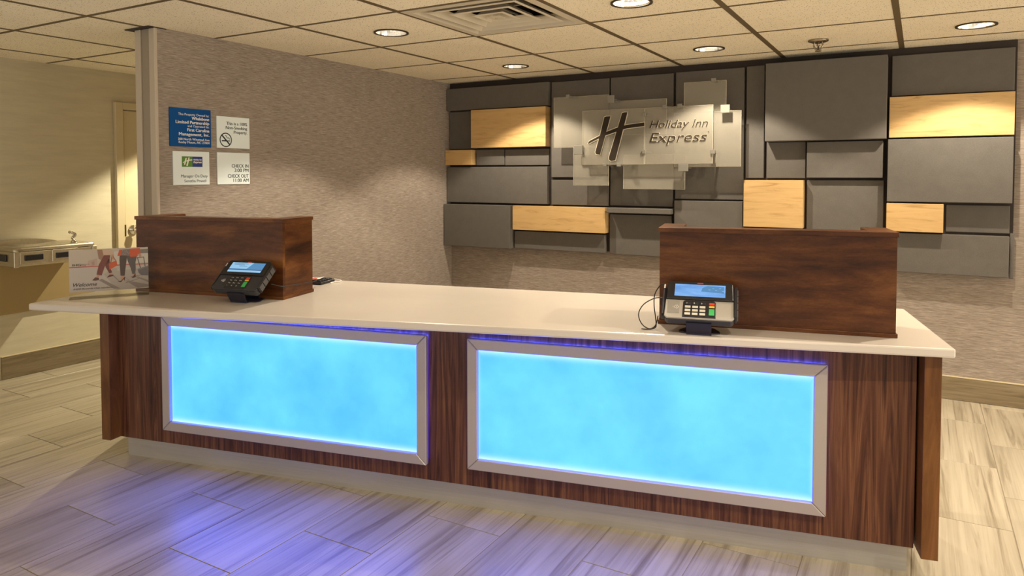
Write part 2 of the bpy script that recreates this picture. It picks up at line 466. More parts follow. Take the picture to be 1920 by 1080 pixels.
obj('unseen_ceiling', bx(-4.5, 8.5, -7.5, Y0*PITCH-.03, CEIL, CEIL+.05), M['ceilplain'], ceil)  # unseen ceiling carried on outward to keep ambient light off the floor
obj('unseen_ceiling', bx(X1*PITCH+.03, 8.5, Y0*PITCH-.03, YW, CEIL, CEIL+.05), M['ceilplain'], ceil)
obj('unseen_ceiling', bx(-4.5, X0*PITCH-.03, Y0*PITCH-.03, YW, CEIL, CEIL+.05), M['ceilplain'], ceil)
# ------------------------------------------------------------------ walls
struct('wall_back', bx(-3.2, 6.2, YW, YW+.12, 0, CEIL+.05), M['wallpaper'])
struct('wall_left', bx(XL-.16, XL, -.405, YW, 0, CEIL+.03), M['wallpaper'])
struct('wall_hall', bx(XH-.12, XH, -2.2, YW, 0, CEIL+.05), M['paint'])
# end post of the left wall: stacked corner guards
post = struct_empty('trim_1', (XL, -.405, 0))
def P_(name, x0, x1, y0, y1, m, b=.003): return obj(name, bx(x0, x1, y0, y1, 0, CEIL-.004, b), m, post)
P_('corner_guard', -.052, .006, -.022, 0, M['postlight'], .005)
P_('corner_guard', -.100, -.052, -.017, 0, M['postdark'], .003)
P_('end_board', -.130, -.100, -.014, 0, M['postdark'], .002)
P_('corner_guard', -.186, -.132, -.024, 0, M['postlight'], .004)
obj('ceiling_plate', bx(-.235, .004, -.055, .06, CEIL-.006, CEIL-.0005), M['backing'], post)
# baseboards of wood-look tile with a light metal edge
bb = struct_empty('baseboard_back', (0, YW, 0))
x = -.70
xs = [-.70, .18, .94, 1.70, 2.46, 3.24, 4.005, 4.77, 5.53, 6.2]
def board(name, x0, x1, y0, y1, z0, z1, par, horizontal_y=False):
    return obj(name, bx(x0, x1, y0, y1, z0, z1, .001), M['bbtile'], par)
M['bbtile'] = grain_mat('brown_wood_look_tile', (2.2, 2.2, 34), [(.28, (.13, .095, .05)), (.5, (.22, .17, .10)), (.75, (.30, .24, .15))], .35, 0, 7, 1.2)
for a, b in zip(xs, xs[1:]): board('tile', a+.0015, b-.0015, -.012, 0, .002, .158, bb)
obj('metal_edge', bx(-.70, 6.2, -.014, 0, .158, .164), M['creampaint'], bb)
bh = struct_empty('baseboard_hall', (XH, 0, 0))
for a, b in ((-.378, .368), (.371, .515), (1.50, 2.3)): board('tile', 0, .012, a, b, .002, .172, bh)
for a, b in ((-.378, .515), (1.50, 2.3)): obj('metal_edge', bx(0, .014, a, b, .172, .178), M['creampaint'], bh)
# hallway door
dr = struct_empty('door_1', (XH, .52, 0))
for q in (bx(0, .035, 0, .070, 0, 2.175, .004), bx(0, .035, .87, .94, 0, 2.175, .004), bx(0, .035, .070, .87, 2.115, 2.175, .004)):
    obj('door_frame', q, M['creampaint'], dr)
dp = obj('door_panel', bx(0, .014, .080, .860, .008, 2.107, .003), M['creampaint'], dr)
obj('strike_plate', bx(.006, .037, .062, .074, 1.02, 1.12), M['bronze'], dr)
kx = plane_xf((.014, .150, 1.074), (0, 1, 0)) @ Matrix.Scale(1.18, 4)
obj('door_knob', lathe([(0, 0), (.036, 0), (.034, .010), (.013, .014), (.012, .035), (.028, .042), (.034, .056), (.030, .072), (.012, .080), (0, .081)], 24), M['chrome'], dp, True, xf=kx)

# ------------------------------------------------------------------ feature wall of fabric and maple panels
PANELS = [
('f',.085,-0.715,0.382,2.165,2.373),('f',.040,-0.712,-0.405,1.798,2.156),('w',.120,-0.413,0.374,1.802,2.155),
('w',.110,-0.715,-0.414,1.644,1.786),('f',.050,-0.399,-0.094,1.64,1.787),('f',.050,-0.083,0.371,1.637,1.784),
('f',.085,-0.715,0.373,1.288,1.624),('f',.140,-0.715,0.015,0.875,1.271),('w',.125,0.04,0.941,1.053,1.271),
('f',.070,0.028,0.919,0.878,1.037),('f',.050,0.397,0.945,1.528,2.37),('f',.055,0.4,0.945,1.284,1.505),
('f',.050,0.958,1.502,1.288,2.372),('f',.150,0.965,1.518,1.23,1.273),('f',.050,0.954,1.495,0.873,1.215),
('f',.050,1.522,2.061,1.353,2.376),('f',.090,1.528,2.064,0.883,1.342),('f',.055,2.079,2.211,1.523,2.38),
('f',.160,2.236,3.039,1.798,2.376),('f',.045,2.23,2.507,1.523,1.794),('f',.085,2.52,3.019,1.526,1.789),
('w',.110,2.076,2.502,1.152,1.508),('f',.045,2.519,3.026,0.891,1.509),('f',.060,2.075,2.509,0.885,1.133),
('f',.050,3.064,3.771,2.098,2.378),('w',.100,3.054,3.771,1.806,2.087),('f',.120,3.049,3.768,1.361,1.793),
('w',.130,3.048,3.388,1.156,1.35),('f',.030,3.405,3.764,1.158,1.343),('f',.080,3.046,3.761,0.87,1.142),
('f',.035,3.767,3.792,0.861,1.161)]
fw = thing('panel_wall', 'feature wall of grey fabric and light maple blocks at staggered depths', 'wall panels', (0, YW, 0))
for a, b, z0 in ((-.718, 1.51, .89), (1.51, 3.04, .90), (3.04, 3.785, .89)):
    obj('backing_board', bx(a, b, -.020, -.001, z0, CEIL-.002), M['backing'], fw)
for k, d, a, b, z0, z1 in PANELS:
    bm = bx(a, b, -d, -.019, z0, z1, .004 if k == 'f' else .0015, 2 if k == 'f' else 1)
    centred('fabric_panel' if k == 'f' else 'maple_panel', bm, M['fabric'] if k == 'f' else M['maple'], fw)

# ------------------------------------------------------------------ frosted glass logo sign
gs = thing('glass_sign', 'frosted glass logo sign of overlapping plates on the grey panels', 'sign', (1.3, YW-.15, 1.6))
GO = Vector((1.3, YW-.15, 1.6))
M['glassrim'] = mat('painted_bright_glass_edge', (.62, .57, .45), .3)  # pale rim colour paints in the bright edge lines of the plates
PLATES = [(.165, .478, .990, 1.783, 2.218), (.17, .998, 1.485, 1.877, 2.158), (.237, .784, 1.3255, 1.632, 2.084), (.237, 1.3300, 1.871, 1.634, 2.084),
          (.17, 1.624, 1.953, 2.040, 2.273), (.18, 1.553, 2.069, 1.610, 2.037), (.185, .675, 1.000, 1.459, 1.785), (.172, 1.123, 1.639, 1.432, 1.714)]
for d, a, b, z0, z1 in PLATES:
    bm = bx(a, b, YW-d-.004, YW-d+.004, z0, z1, .0015); bm.transform(Matrix.Translation(-GO))
    bm.normal_update()
    for fc in bm.faces: fc.material_index = 0 if abs(fc.normal.y) > .95 else 1
    obj('glass_plate', bm, [M['frost'], M['glassrim']], gs)
M['clip'] = mat('satin_standoff_clip', (.24, .225, .19), .4, .2)
CLIPS = [(1.042, 2.169, .058, .062), (.752, 1.759, .080, .078), (1.964, 2.046, .068, .062), (1.646, 1.605, .078, .058), (.651, 2.214, .030, .028), (1.494, 2.086, .033, .028),
         (1.615, 2.087, .036, .030), (1.875, 2.269, .036, .028), (1.3285, 2.031, .026, .030), (1.3285, 1.733, .030, .030), (1.874, 1.724, .034, .032), (.991, 1.631, .028, .020), (1.113, 1.631, .032, .028)]
for cx, cz, ww, hh in CLIPS:
    big = ww > .05
    bm = bx(cx-ww/2, cx+ww/2, YW-.256, YW-.243, cz-hh/2, cz+hh/2, .002)
    add_box(bm, cx-.007, cx+.007, YW-.243, YW-.155, cz-.007, cz+.007)
    back = .153 if cz < 2.3 else .15
    add_box(bm, cx-.009, cx+.009, YW-.155, YW-.05, cz-.009, cz+.009)
    bm.transform(Matrix.Translation(-GO)); obj('standoff_clip', bm, M['clip'], gs)
LX = plane_xf((0, YW-.2412, 0), (1, 0, 0))
def letters(name, fill, d0, grow_mat):
    bm = bmesh.new(); fill(bm, 0)
    thicken(bm, d0); bm.transform(LX); bm.transform(Matrix.Translation(-GO))
    return obj(name, bm, grow_mat, gs)
def grow(pts, e):
    cx = sum(p[0] for p in pts)/len(pts); out = []
    n = len(pts); area = sum(pts[i][0]*pts[(i+1) % n][1]-pts[(i+1) % n][0]*pts[i][1] for i in range(n))
    s = 1 if area > 0 else -1
    for i in range(n):
        a = Vector(pts[i-1]); b = Vector(pts[i]); c = Vector(pts[(i+1) % n])
        n1 = Vector(((b-a).y, -(b-a).x)).normalized()*s; n2 = Vector(((c-b).y, -(c-b).x)).normalized()*s
        m_ = (n1+n2); m_ = m_.normalized() if m_.length > 1e-4 else n1
        out.append((b.x+m_.x*e, b.y+m_.y*e))
    return out
def logo_fill(e):
    def fn(bm, mi):
        for q, st in enumerate(H_STROKES):
            fc = bm.faces.new([bm.verts.new((x, z, q*.0004)) for x, z in grow(st, e)])
            if fc.normal.z < 0: fc.normal_flip()
    return fn
def word_fill(e):
    def fn(bm, mi):
        add_text(bm, 'Holiday Inn', 1.372, 1.921, .058, .462, 'L', .28, e)
        add_text(bm, 'Express', 1.372, 1.808, .074, .455, 'L', .24, e)
        add_text(bm, '®', 1.836, 1.876, .007, None, 'L', 0, 0)
    return fn
def raised(name, fn, m, d0, d1):
    bm = bmesh.new(); fn(bm, 0); thicken(bm, d1-d0)
    bm.transform(plane_xf((0, YW-.2412-d0, 0), (1, 0, 0))); bm.transform(Matrix.Translation(-GO))
    return obj(name, bm, m, gs)
raised('logo_edge', logo_fill(.005), M['logoedge'], 0, .004)
raised('logo_letter', logo_fill(-.001), M['logodark'], .0041, .006)
raised('lettering_edge', word_fill(.009), M['logoedge'], 0, .004)
raised('lettering', word_fill(-.004), M['logodark'], .0041, .006)

# ------------------------------------------------------------------ downlights, air diffuser, sprinkler
LBL = ['round recessed downlight between the wallpapered wall and the square air vent', 'small round downlight nearest the back left corner of the ceiling',
       'largest round downlight, cut by the top edge right of the air vent', 'round downlight left of the fire sprinkler, near the panel wall', 'round downlight above the right end of the panel wall']
for (x, y), lb in zip(CANS, LBL):
    t = thing('recessed_downlight', lb, 'ceiling light', (x, y, CEIL), 0, 'recessed downlights')
    obj('trim_ring', lathe([(.094, -.001), (.108, -.001), (.108, -.007), (.096, -.007)], 40, closed=True), M['bronze'], t, True)
    rf = bmesh.new()
    n = 32; prof = [(.0935, -.004), (.088, .03), (.074, .075), (.056, .115)]
    rings = [[rf.verts.new((rr*math.cos(2*math.pi*i/n), rr*math.sin(2*math.pi*i/n), z)) for i in range(n)] for rr, z in prof]
    for a, b in zip(rings, rings[1:]):
        for i in range(n): rf.faces.new((a[i], a[(i+1) % n], b[(i+1) % n], b[i]))
    rf.faces.new(rings[-1])
    obj('reflector', rf, M['reflector'], t)
    obj('bulb', lathe([(0, .030), (.018, .034), (.034, .052), (.036, .072), (.026, .096), (.014, .112), (0, .113)], 20), M['bulb'], t, True)

vt = thing('air_vent', 'square ceiling air vent with nested louvre frames at the top edge', 'vent', (1.5*PITCH, .5*PITCH, CEIL))
M['ventpaint'] = mat('beige_vent_enamel', (.60, .54, .42), .45)
def sq_frustum(bm, prof):
    rings = [[bm.verts.new((sx*rr, sy*rr, z)) for sx, sy in ((-1, -1), (1, -1), (1, 1), (-1, 1))] for rr, z in prof]
    for a, b in zip(rings, rings[1:]+rings[:1]):
        for i in range(4): bm.faces.new((a[i], a[(i+1) % 4], b[(i+1) % 4], b[i]))
    bmesh.ops.recalc_face_normals(bm, faces=bm.faces[:])
def sqf(prof):
    bm = bmesh.new(); sq_frustum(bm, prof); return bm
hs = PITCH/2-.012
obj('vent_frame', sqf([(hs, .012), (hs, -.004), (hs-.045, -.004), (hs-.050, .006), (hs-.085, .055), (hs-.080, .058), (hs-.046, .012)]), M['ventpaint'], vt)
for ro in (.285, .195, .105):
    obj('louvre', sqf([(ro, .000), (ro-.016, -.004), (ro-.050, .034), (ro-.054, .032), (ro-.022, .0), (ro-.010, .004)][::1]), M['ventpaint'], vt)
bmc = bx(-.040, .040, -.040, .040, -.004, .0, .001); obj('centre_plate', bmc, M['ventpaint'], vt)
obj('knob', lathe([(0, -.010), (.006, -.010), (.006, -.004), (0, -.004)], 12), M['chrome'], vt)
bmd = bmesh.new()
add_box(bmd, -hs+.01, hs-.01, -.006, .006, .050, .058); add_box(bmd, -.006, .006, -hs+.01, hs-.01, .0585, .066)
obj('cross_brace', bmd, M['steel'], vt)
obj('duct_box', bx(-hs+.01, hs-.01, -hs+.01, hs-.01, .125, .135), M['plenum'], vt)

sp = thing('sprinkler', 'chrome fire sprinkler head hanging from the ceiling above the big fabric block', 'sprinkler', (2.653, 2.02, CEIL))
obj('escutcheon', lathe([(0, 0), (.064, 0), (.062, -.010), (.040, -.018), (.018, -.020), (0, -.020)], 28), M['oldchrome'], sp, True)
fr = bmesh.new()
for s in (-1, 1): add_tube(fr, [(s*.022, 0, -.018), (s*.027, 0, -.035), (s*.018, 0, -.056), (0, 0, -.068)], .0055, 8, 5)
add_tube(fr, [(0, 0, -.018), (0, 0, -.040)], .010, 10, 1)
obj('yoke', fr, M['oldchrome'], sp, True)
obj('glass_bulb', lathe([(0, -.040), (.005, -.044), (.005, -.058), (0, -.064)], 10), M['bronze'], sp, True)
obj('deflector', lathe([(0, -.068), (.020, -.070), (.020, -.074), (0, -.074)], 14), M['oldchrome'], sp)

# ------------------------------------------------------------------ drinking fountain
fy0, fy1, fx = -.455, .125, .40
df = thing('drinking_fountain', 'stainless steel wall drinking fountain with black push bars in the hallway', 'fountain', (XH, 0, 0))
bt = bx(.0, fx, fy0, fy1, .888, 1.000, .012, 2)
obj('cabinet', bt, M['steel'], df)
# top with raised rim and sunken basin
tp = bmesh.new()
n = 40
def loop(sxa, sya, z, p):
    out = []
    for i in range(n):
        a = 2*math.pi*i/n; c_, s_ = math.cos(a), math.sin(a)
        out.append(tp.verts.new((fx/2+math.copysign(abs(c_)**p, c_)*sxa, (fy0+fy1)/2+math.copysign(abs(s_)**p, s_)*sya, z)))
    return out
ls = [loop(fx/2, .29, .999, .12), loop(fx/2, .29, 1.022, .12), loop(fx/2-.015, .275, 1.028, .15), loop(fx/2-.035, .235, 1.026, .75), loop(fx/2-.07, .18, 1.004, .9), loop(.05, .06, .996, 1)]
for a, b in zip(ls, ls[1:]):
    for i in range(n): tp.faces.new((a[i], a[(i+1) % n], b[(i+1) % n], b[i]))
tp.faces.new(ls[-1]); bmesh.ops.recalc_face_normals(tp, faces=tp.faces[:])
obj('basin', tp, M['steel'], df, True)
sg = bmesh.new()
arc = [(fy0+.02+(fy1-.10-fy0)*q/16, 1.012+.050*math.sin(math.pi*min(1, .18+.82*q/16))**.55) for q in range(17)]
add_prism(sg, [(fy0+.02, 1.005)]+arc+[(fy1-.08, 1.005)], .020, .050)
sg.transform(Matrix(((0, 0, 1, 0), (1, 0, 0, 0), (0, 1, 0, 0), (0, 0, 0, 1))))
obj('splash_rim', sg, M['steel'], df)
for y in (fy0+.055, fy0+.27):
    b = obj('recess_panel', bx(fx-.002, fx+.006, y-.02 if y < -.3 else y-.015, y+.17, .905, .995, .003), M['steel'], df)
    obj('push_bar', bx(fx+.006, fx+.014, y+.01, y+.135, .930, .972, .003), M['black'], b)
obj('push_bar', bx(.10, .30, fy0-.010, fy0, .925, .975, .003), M['black'], df)
for y in (fy0-.004, fy1-.03): obj('corner_strip', bx(fx-.02, fx+.009, y, y+.034, .886, 1.0, .004), M['steel'], df)
obj('bubbler', tube([(.26, fy1-.09, 1.022), (.26, fy1-.09, 1.045), (.27, fy1-.105, 1.060), (.27, fy1-.085, 1.085), (.275, fy1-.115, 1.105), (.285, fy1-.135, 1.108)], .011, 10, 5), M['chrome'], df, True)
obj('bubbler_base', lathe([(0, 1.02), (.026, 1.02), (.022, 1.036), (.012, 1.045), (0, 1.045)], 20, (.26, fy1-.09, 0)), M['chrome'], df, True)
obj('lower_panel', bx(.0, .020, -.455, .33, .495, .888, .004), mat('tan_steel_panel', (.40, .30, .14), .5, .25), df)

# ------------------------------------------------------------------ wall signs on the left wall (x = XL), local x runs along +y of the room
def wall_sign(name, label, y0, y1, z0, z1, plate, lines, ink, extra=None, group='plastic signs on the wallpapered wall'):
    t = thing(name, label, 'sign', (XL, (y0+y1)/2, (z0+z1)/2), 0, group)
    w_, h_ = y1-y0, z1-z0
    xf = plane_xf((0, 0, 0), (0, 1, 0))
    obj('plaque', bx(-w_/2, w_/2, -h_/2, h_/2, 0, .007, .0012), plate, t, xf=xf)
    bm = bmesh.new()
    for L in lines: add_text(bm, *L)
    thicken(bm, .0008)
    obj('lettering', bm, ink, t, xf=xf@Matrix.Translation((0, 0, .0068)))
    if extra: extra(t, xf)
    return t
wall_sign('ownership_sign', 'blue wall sign with white ownership text, upper left of four', -.338, -.047, 1.725, 1.963, M['signblue'], [
    ('This Property Owned by:', .132, .075, .0140, .218, 'R', 0, .004), ('Whalebone', .132, .050, .0190, .125, 'R', 0, .028),
    ('Limited Partnership', .132, .024, .0190, .236, 'R', 0, .028), ('and Operated by:', .132, .004, .0135, .155, 'R', 0, .004),
    ('First Carolina', .132, -.023, .0190, .157, 'R', 0, .028), ('Management, Inc.', .132, -.050, .0190, .215, 'R', 0, .028),
    ('300 North Winstead Ave', .132, -.079, .0140, .222, 'R', 0, .012), ('Rocky Mount, NC 27804', .132, -.098, .0140, .218, 'R', 0, .012)], M['white'])
def smoke(t, xf):
    bm = bmesh.new()
    cx, cy, rr = -.062, -.050, .047
    ring = lathe([(rr, 0), (rr-.0065, 0), (rr-.0065, .001), (rr, .001)], 40, (cx, cy, 0), True)
    tmp = bpy.data.meshes.new('x'); ring.to_mesh(tmp); ring.free(); bm.from_mesh(tmp); bpy.data.meshes.remove(tmp)
    add_prism(bm, [(cx-.031, cy-.010), (cx+.010, cy-.010), (cx+.010, cy-.002), (cx-.031, cy-.002)], 0, .001)
    for q in (.014, .024): add_prism(bm, [(cx+q, cy-.010), (cx+q+.006, cy-.010), (cx+q+.006, cy-.002), (cx+q, cy-.002)], 0, .001)
    d = .0032
    add_prism(bm, [(cx-.032+d, cy+.032+d), (cx-.032-d, cy+.032-d), (cx+.032-d, cy-.032-d), (cx+.032+d, cy-.032+d)], 0, .0012)
    add_tube(bm, [(cx+.028, cy+.004, .0006), (cx+.024, cy+.014, .0006), (cx+.010, cy+.014, .0006), (cx+.006, cy+.024, .0006), (cx-.004, cy+.030, .0006)], .002, 6, 4)
    obj('no_smoking_symbol', bm, M['ink'], t, xf=xf@Matrix.Translation((0, 0, .0068)))
wall_sign('no_smoking_sign', 'pale wall sign with no-smoking symbol, upper right of four', -.004, .255, 1.726, 1.933, M['signwhite'], [
    ('This is a 100%', .110, .050, .0195, .165, 'R', 0, .022), ('Non-Smoking', .110, .022, .0195, .170, 'R', 0, .022), ('Property.', .110, -.006, .0195, .108, 'R', 0, .022)], M['ink'], smoke)
def mgr(t, xf):
    lg = obj('logo_panel', bx(-.068, .076, .008, .073, .0065, .0080), M['logoblue'], t, xf=xf)
    obj('logo_square', bx(-.068, .004, .008, .073, .0081, .0088), M['logogreen'], lg, xf=xf)
    bm = bmesh.new()
    k = .0655/.53
    for q, st in enumerate(H_STROKES):
        fc = bm.faces.new([bm.verts.new((-.063+(x-.835)*k*1.06, .014+(z-1.662)*k*1.05, q*.0001)) for x, z in grow(st, .008)])
        if fc.normal.z < 0: fc.normal_flip()
    add_text(bm, 'Holiday Inn', .010, .049, .0095, .060, 'L', .22, .02)
    add_text(bm, 'Express', .010, .032, .0120, .060, 'L', .22, .03)
    thicken(bm, .0006)
    obj('logo_lettering', bm, M['white'], lg, xf=xf@Matrix.Translation((0, 0, .0090)))
wall_sign('manager_sign', 'pale wall sign with green and blue logo, lower left of four', -.319, -.063, 1.487, 1.696, M['signwhite'], [
    ('Manager On Duty', .113, -.058, .0175, .188, 'R', 0, .004), ('Seretha Powell', .102, -.088, .0165, .155, 'R', 0, .008)], M['ink'], mgr)
wall_sign('check_in_sign', 'pale wall sign with check in and check out times, lower right of four', -.004, .253, 1.487, 1.697, M['signwhite'], [
    ('CHECK IN', .117, .006, .0225, .134, 'R', 0, .018), ('3:00 PM', .117, -.023, .0225, .113, 'R', 0, .018),
    ('CHECK OUT', .117, -.061, .0225, .165, 'R', 0, .018), ('11:00 AM', .117, -.090, .0225, .123, 'R', 0, .018)], M['ink'])

# ------------------------------------------------------------------ reception desk (local x along the front, local y towards the back wall)
DA = math.atan2(.2127, .9771); DO = (-.529, -.748, 0)
desk = thing('reception_desk', 'walnut reception desk with two glowing blue panels and a metal kick plate', 'desk', DO, DA)
obj('cabinet_body', bx(.006, 3.856, -.030, .52, .12, ZT-.036), M['edgewood'], desk)
obj('front_panel', bx(.003, 3.858, -.050, -.030, .12, ZT-.035, .001), M['walnut'], desk)
obj('end_panel', bx(-.057, .003, -.117, .54, .12, ZT-.035, .0015), M['edgewood'], desk)
obj('end_panel', bx(3.866, 3.923, -.127, .54, .12, ZT-.035, .0015), M['edgewood'], desk)
obj('kick_plate', bx(.0, 3.846, .0, .50, 0.0, .12), M['alu'], desk)
def light_panel(x0, x1, z0, z1, nm):
    rw, yf, yb = .049, -.084, -.060
    ix0, ix1, iz0, iz1 = x0+rw, x1-rw, z0+rw, z1-rw
    w_, h_ = ix1-ix0, iz1-iz0
    bm = bx(-w_/2-.004, w_/2+.004, -.005, .005, -h_/2-.004, h_/2+.004)
    p = obj('light_panel', bm, backlit(nm, w_, h_), desk, loc=((x0+x1)/2, -.0585, (z0+z1)/2))
    cx, cz = (x0+x1)/2, (z0+z1)/2
    g = .0006
    for quad in ([(x0+g, z0), (x1-g, z0), (ix1-g, iz0), (ix0+g, iz0)], [(x0+g, z1), (ix0+g, iz1), (ix1-g, iz1), (x1-g, z1)],
                 [(x0, z0+g), (ix0, iz0+g), (ix0, iz1-g), (x0, z1-g)], [(x1, z0+g), (x1, z1-g), (ix1, iz1-g), (ix1, iz0+g)]):
        rb = bmesh.new(); add_prism(rb, [(a-cx, b-cz) for a, b in quad], 0, yb-yf)
        bmesh.ops.bevel(rb, geom=[e for e in rb.edges], offset=.003, segments=1, affect='EDGES')
        rb.transform(plane_xf((0, yb+.0585, 0), (1, 0, 0)))
        obj('frame_rail', rb, M['frame'], p)
    ins = .007
    def strip(q0, q1, r0, r1, m): obj('led_strip', bx(q0-cx, q1-cx, .0015, .0065, r0-cz, r1-cz), m, p)
    strip(x0+ins, x1-ins, z1-ins-.004, z1-ins, M['led'])
    strip(x0+ins, x1-ins, z0+ins, z0+ins+.004, M['leddim'])
    strip(x0+ins, x0+ins+.004, z0+.02, z1-.02, M['leddim'])
    strip(x1-ins-.004, x1-ins, z0+.02, z1-.02, M['leddim'])
    return p
M['led'] = mat('blue_led_strip', (.02, .02, .05), .4, 0, (.03, .07, 1.0), 110)
M['leddim'] = mat('dim_blue_led_strip', (.02, .02, .05), .4, 0, (.06, .05, 1.0), 13)
light_panel(.320, 1.842, .200, .808, 'blue_led_panel_left')
light_panel(2.045, 3.545, .209, .808, 'blue_led_panel_right')

top = obj('countertop', prism([(-.073, -.502), (3.952, -.182), (3.947, .621), (-.075, .621)], ZT-.034, ZT, .007), M['stone'], None, loc=DO)
top.rotation_euler = (0, 0, DA)
tag(top, 'cream solid surface countertop with a tapering front overhang on the walnut desk', 'countertop')

# U-shaped privacy boxes on the counter
def privacy_box(label, x0, x1, yf, depth):
    t = thing('privacy_screen', label, 'screen', Matrix.Rotation(DA, 4, 'Z') @ Vector((x0, yf, 0)) + Vector((DO[0], DO[1], ZT)), DA, 'dark wood privacy screens on the counter')
    w_ = x1-x0; tk = .090; zt = .403; e = .006
    def u_shape(o, th, z0, z1, m, name, bev=.001):
        pts = [(-o, -o), (w_+o, -o), (w_+o, depth), (w_-th, depth), (w_-th, th), (th, th), (th, depth), (-o, depth)]
        return obj(name, prism(pts, z0, z1, bev), m, t)
    obj('front_board', bx(0, w_, 0, .020, .016, zt-.019), M['cherry'], t)
    obj('side_board', bx(0, tk-.004, .020, depth-.004, .016, zt-.019), M['cherry'], t)
    obj('side_board', bx(w_-tk+.004, w_, .020, depth-.004, .016, zt-.019), M['cherry'], t)
    u_shape(e, tk, zt-.019, zt, M['cherry'], 'top_cap', .0015)
    u_shape(e, tk, 0.0, .016, M['cherry'], 'base_moulding', .002)
    return t
privacy_box('left dark wood privacy screen standing behind the welcome sign', .128, 1.047, -.042, .262)
privacy_box('right dark wood privacy screen standing behind the silver payment terminal', 2.897, 3.783, -.053, .258)

# ------------------------------------------------------------------ payment terminals
M['griprib'] = mat('grey_grip', (.13, .13, .135), .45)
def terminal(label, U, N, dark):
    loc = Matrix.Rotation(DA, 4, 'Z') @ Vector((U, -N, 0)) + Vector((DO[0], DO[1], ZT))
    t = thing('payment_terminal', label, 'card terminal', loc, DA, 'card terminals on the counter')
    tilt = R(40)
    F = Matrix.Translation((0, -.035, .078)) @ Matrix.Rotation(tilt, 4, 'X') @ Matrix.Scale(.93, 4)
    low, keym = (M['navy'], M['darkkey']) if dark else (M['silver'], M['graykey'])
    # lower shell in two thicknesses, chin, upper bezel with the display
    pts = [(-.140, 0), (-.130, -.010), (.130, -.010), (.140, 0), (.138, .088), (-.138, .088)]
    obj('lower_shell', prism(pts, -.010, 0, .003), low, t, xf=F)
    obj('chin', prism([(-.139, -.002), (-.128, -.012), (.128, -.012), (.139, -.002), (.132, .172), (-.132, .172)], -.042, -.010, .005), M['navy'], t, xf=F)
    obj('display_bezel', prism([(-.137, .086), (.137, .086), (.134, .176), (.124, .186), (-.124, .186), (-.134, .176)], -.014, .007, .003), M['black'], t, xf=F)
    if dark:
        s = obj('display', bx(-.104, .104, .104, .170, .0068, .0078), M['screen_mid'], t, xf=F)
        obj('picture', bx(-.104, .104, .104, .117, .0079, .0082), M['screen_pale'], s, xf=F)
        obj('picture', prism([(-.104, .127), (.005, .127), (.020, .150), (.030, .170), (-.104, .170)], .0079, .0082), M['screen_pale'], s, xf=F)
        obj('picture', bx(-.104, .104, .117, .123, .0083, .0085), M['screen_dark'], s, xf=F)
        ls_ = bmesh.new()
        for q, (a, b) in enumerate(((-.09, .0), (-.085, -.02), (-.05, .0))): add_box(ls_, a, b, .160-q*.008, .1625-q*.008, .0083, .0085)
        obj('picture_lines', ls_, M['screen_dark'], s, xf=F)
    else:
        s = obj('display', bx(-.104, .104, .102, .168, .0068, .0078), M['screen_blue'], t, xf=F)
        obj('picture', prism([(.005, .130), (.098, .124), (.098, .160), (.030, .162), (.010, .150)], .0079, .0082), M['screen_mid'], s, xf=F)
        mp = bmesh.new()
        for a, b in ((.035, .140), (.05, .148), (.062, .138), (.078, .150), (.09, .135)): add_box(mp, a, a+.008, b, b+.002, .0083, .0085)
        obj('picture_lines', mp, M['screen_pale'], s, xf=F)
    obj('maker_badge', prism([(-.014, .1745), (-.010, .172), (.010, .172), (.014, .1745), (.010, .178), (-.010, .178)], .0068, .0082), M['red'], t, xf=F)
    # keypad
    tray = obj('keypad', prism([(-.066, -.006), (.068, -.006), (.068, .076), (.060, .084), (-.058, .084), (-.066, .076)], -.006, .0025, .002), M['black'], t, xf=F)
    kb = mesh_of('key', bx(-.0115, .0115, -.006, .006, 0, .003, .001), keym)
    kd = mesh_of('key', bx(-.0115, .0115, -.006, .006, 0, .002, .001), M['darkkey'])
    lg = bmesh.new()
    for rr in range(4):
        for cc in range(3):
            kx_, ky_ = -.046+cc*.030, .066-rr*.0185
            o = obj('key', kd if (rr == 0 or dark) else kb, None, tray); o.matrix_local = F @ Matrix.Translation((kx_, ky_, .0025))
            if rr == 0 or dark: add_text(lg, ('123', '456', '789', '*0#')[rr][cc], kx_-.004, ky_-.003, .0065, None, 'C', 0, .02)
            if dark and rr < 3: add_box(lg, kx_+.001, kx_+.008, ky_-.002, ky_+.0005, 0, .0001)
    for (a, b, m) in ((.060, .072, 'red'), (.046, .056, 'yellow'), (.006, .040, 'green')):
        obj('key', bx(.040, .062, a, b, .0025, .0055, .001), M[m], tray, xf=F, label=m+' key')
    lgo = obj('key_legend', lg, M['white'], tray, xf=F @ Matrix.Translation((0, 0, .0056))); lgo['kind'] = 'stuff'
    # contactless pad with its wave symbol
    pad = obj('tap_pad', bx(-.128, -.080, .014, .078, -.0005, .0015, .0007), M['navy'] if dark else mat('grey_pad', (.30, .28, .24), .45), t, xf=F)
    wv = bmesh.new()
    for q in range(4):
        a = .004+.004*q
        add_tube(wv, [(-.112+a*1.3+.0, .046-a*.7, .002), (-.112+a*1.75, .046, .002), (-.112+a*1.3, .046+a*.7, .002)], .0009, 5, 4)
    obj('wave_symbol', wv, M['white'], pad, xf=F)
    # swipe reader down the right side
    sw = obj('swipe_reader', bx(.1385, .152, .004, .165, -.036, .010, .003), M['black'], t, xf=F)
    for k in range(4):
        rb_ = bmesh.new()
        for q in range(5): add_box(rb_, .152, .1555, .010+k*.037+q*.006, .014+k*.037+q*.006, -.028, .004)
        obj('grip_rib', rb_, M['griprib'], sw, xf=F)
    # stylus in its holder down the left side
    st = obj('stylus_holder', prism([(-.155, .0), (-.139, .0), (-.139, .16), (-.147, .165), (-.155, .16)], -.028, -.010, .002), M['black'], t, xf=F)
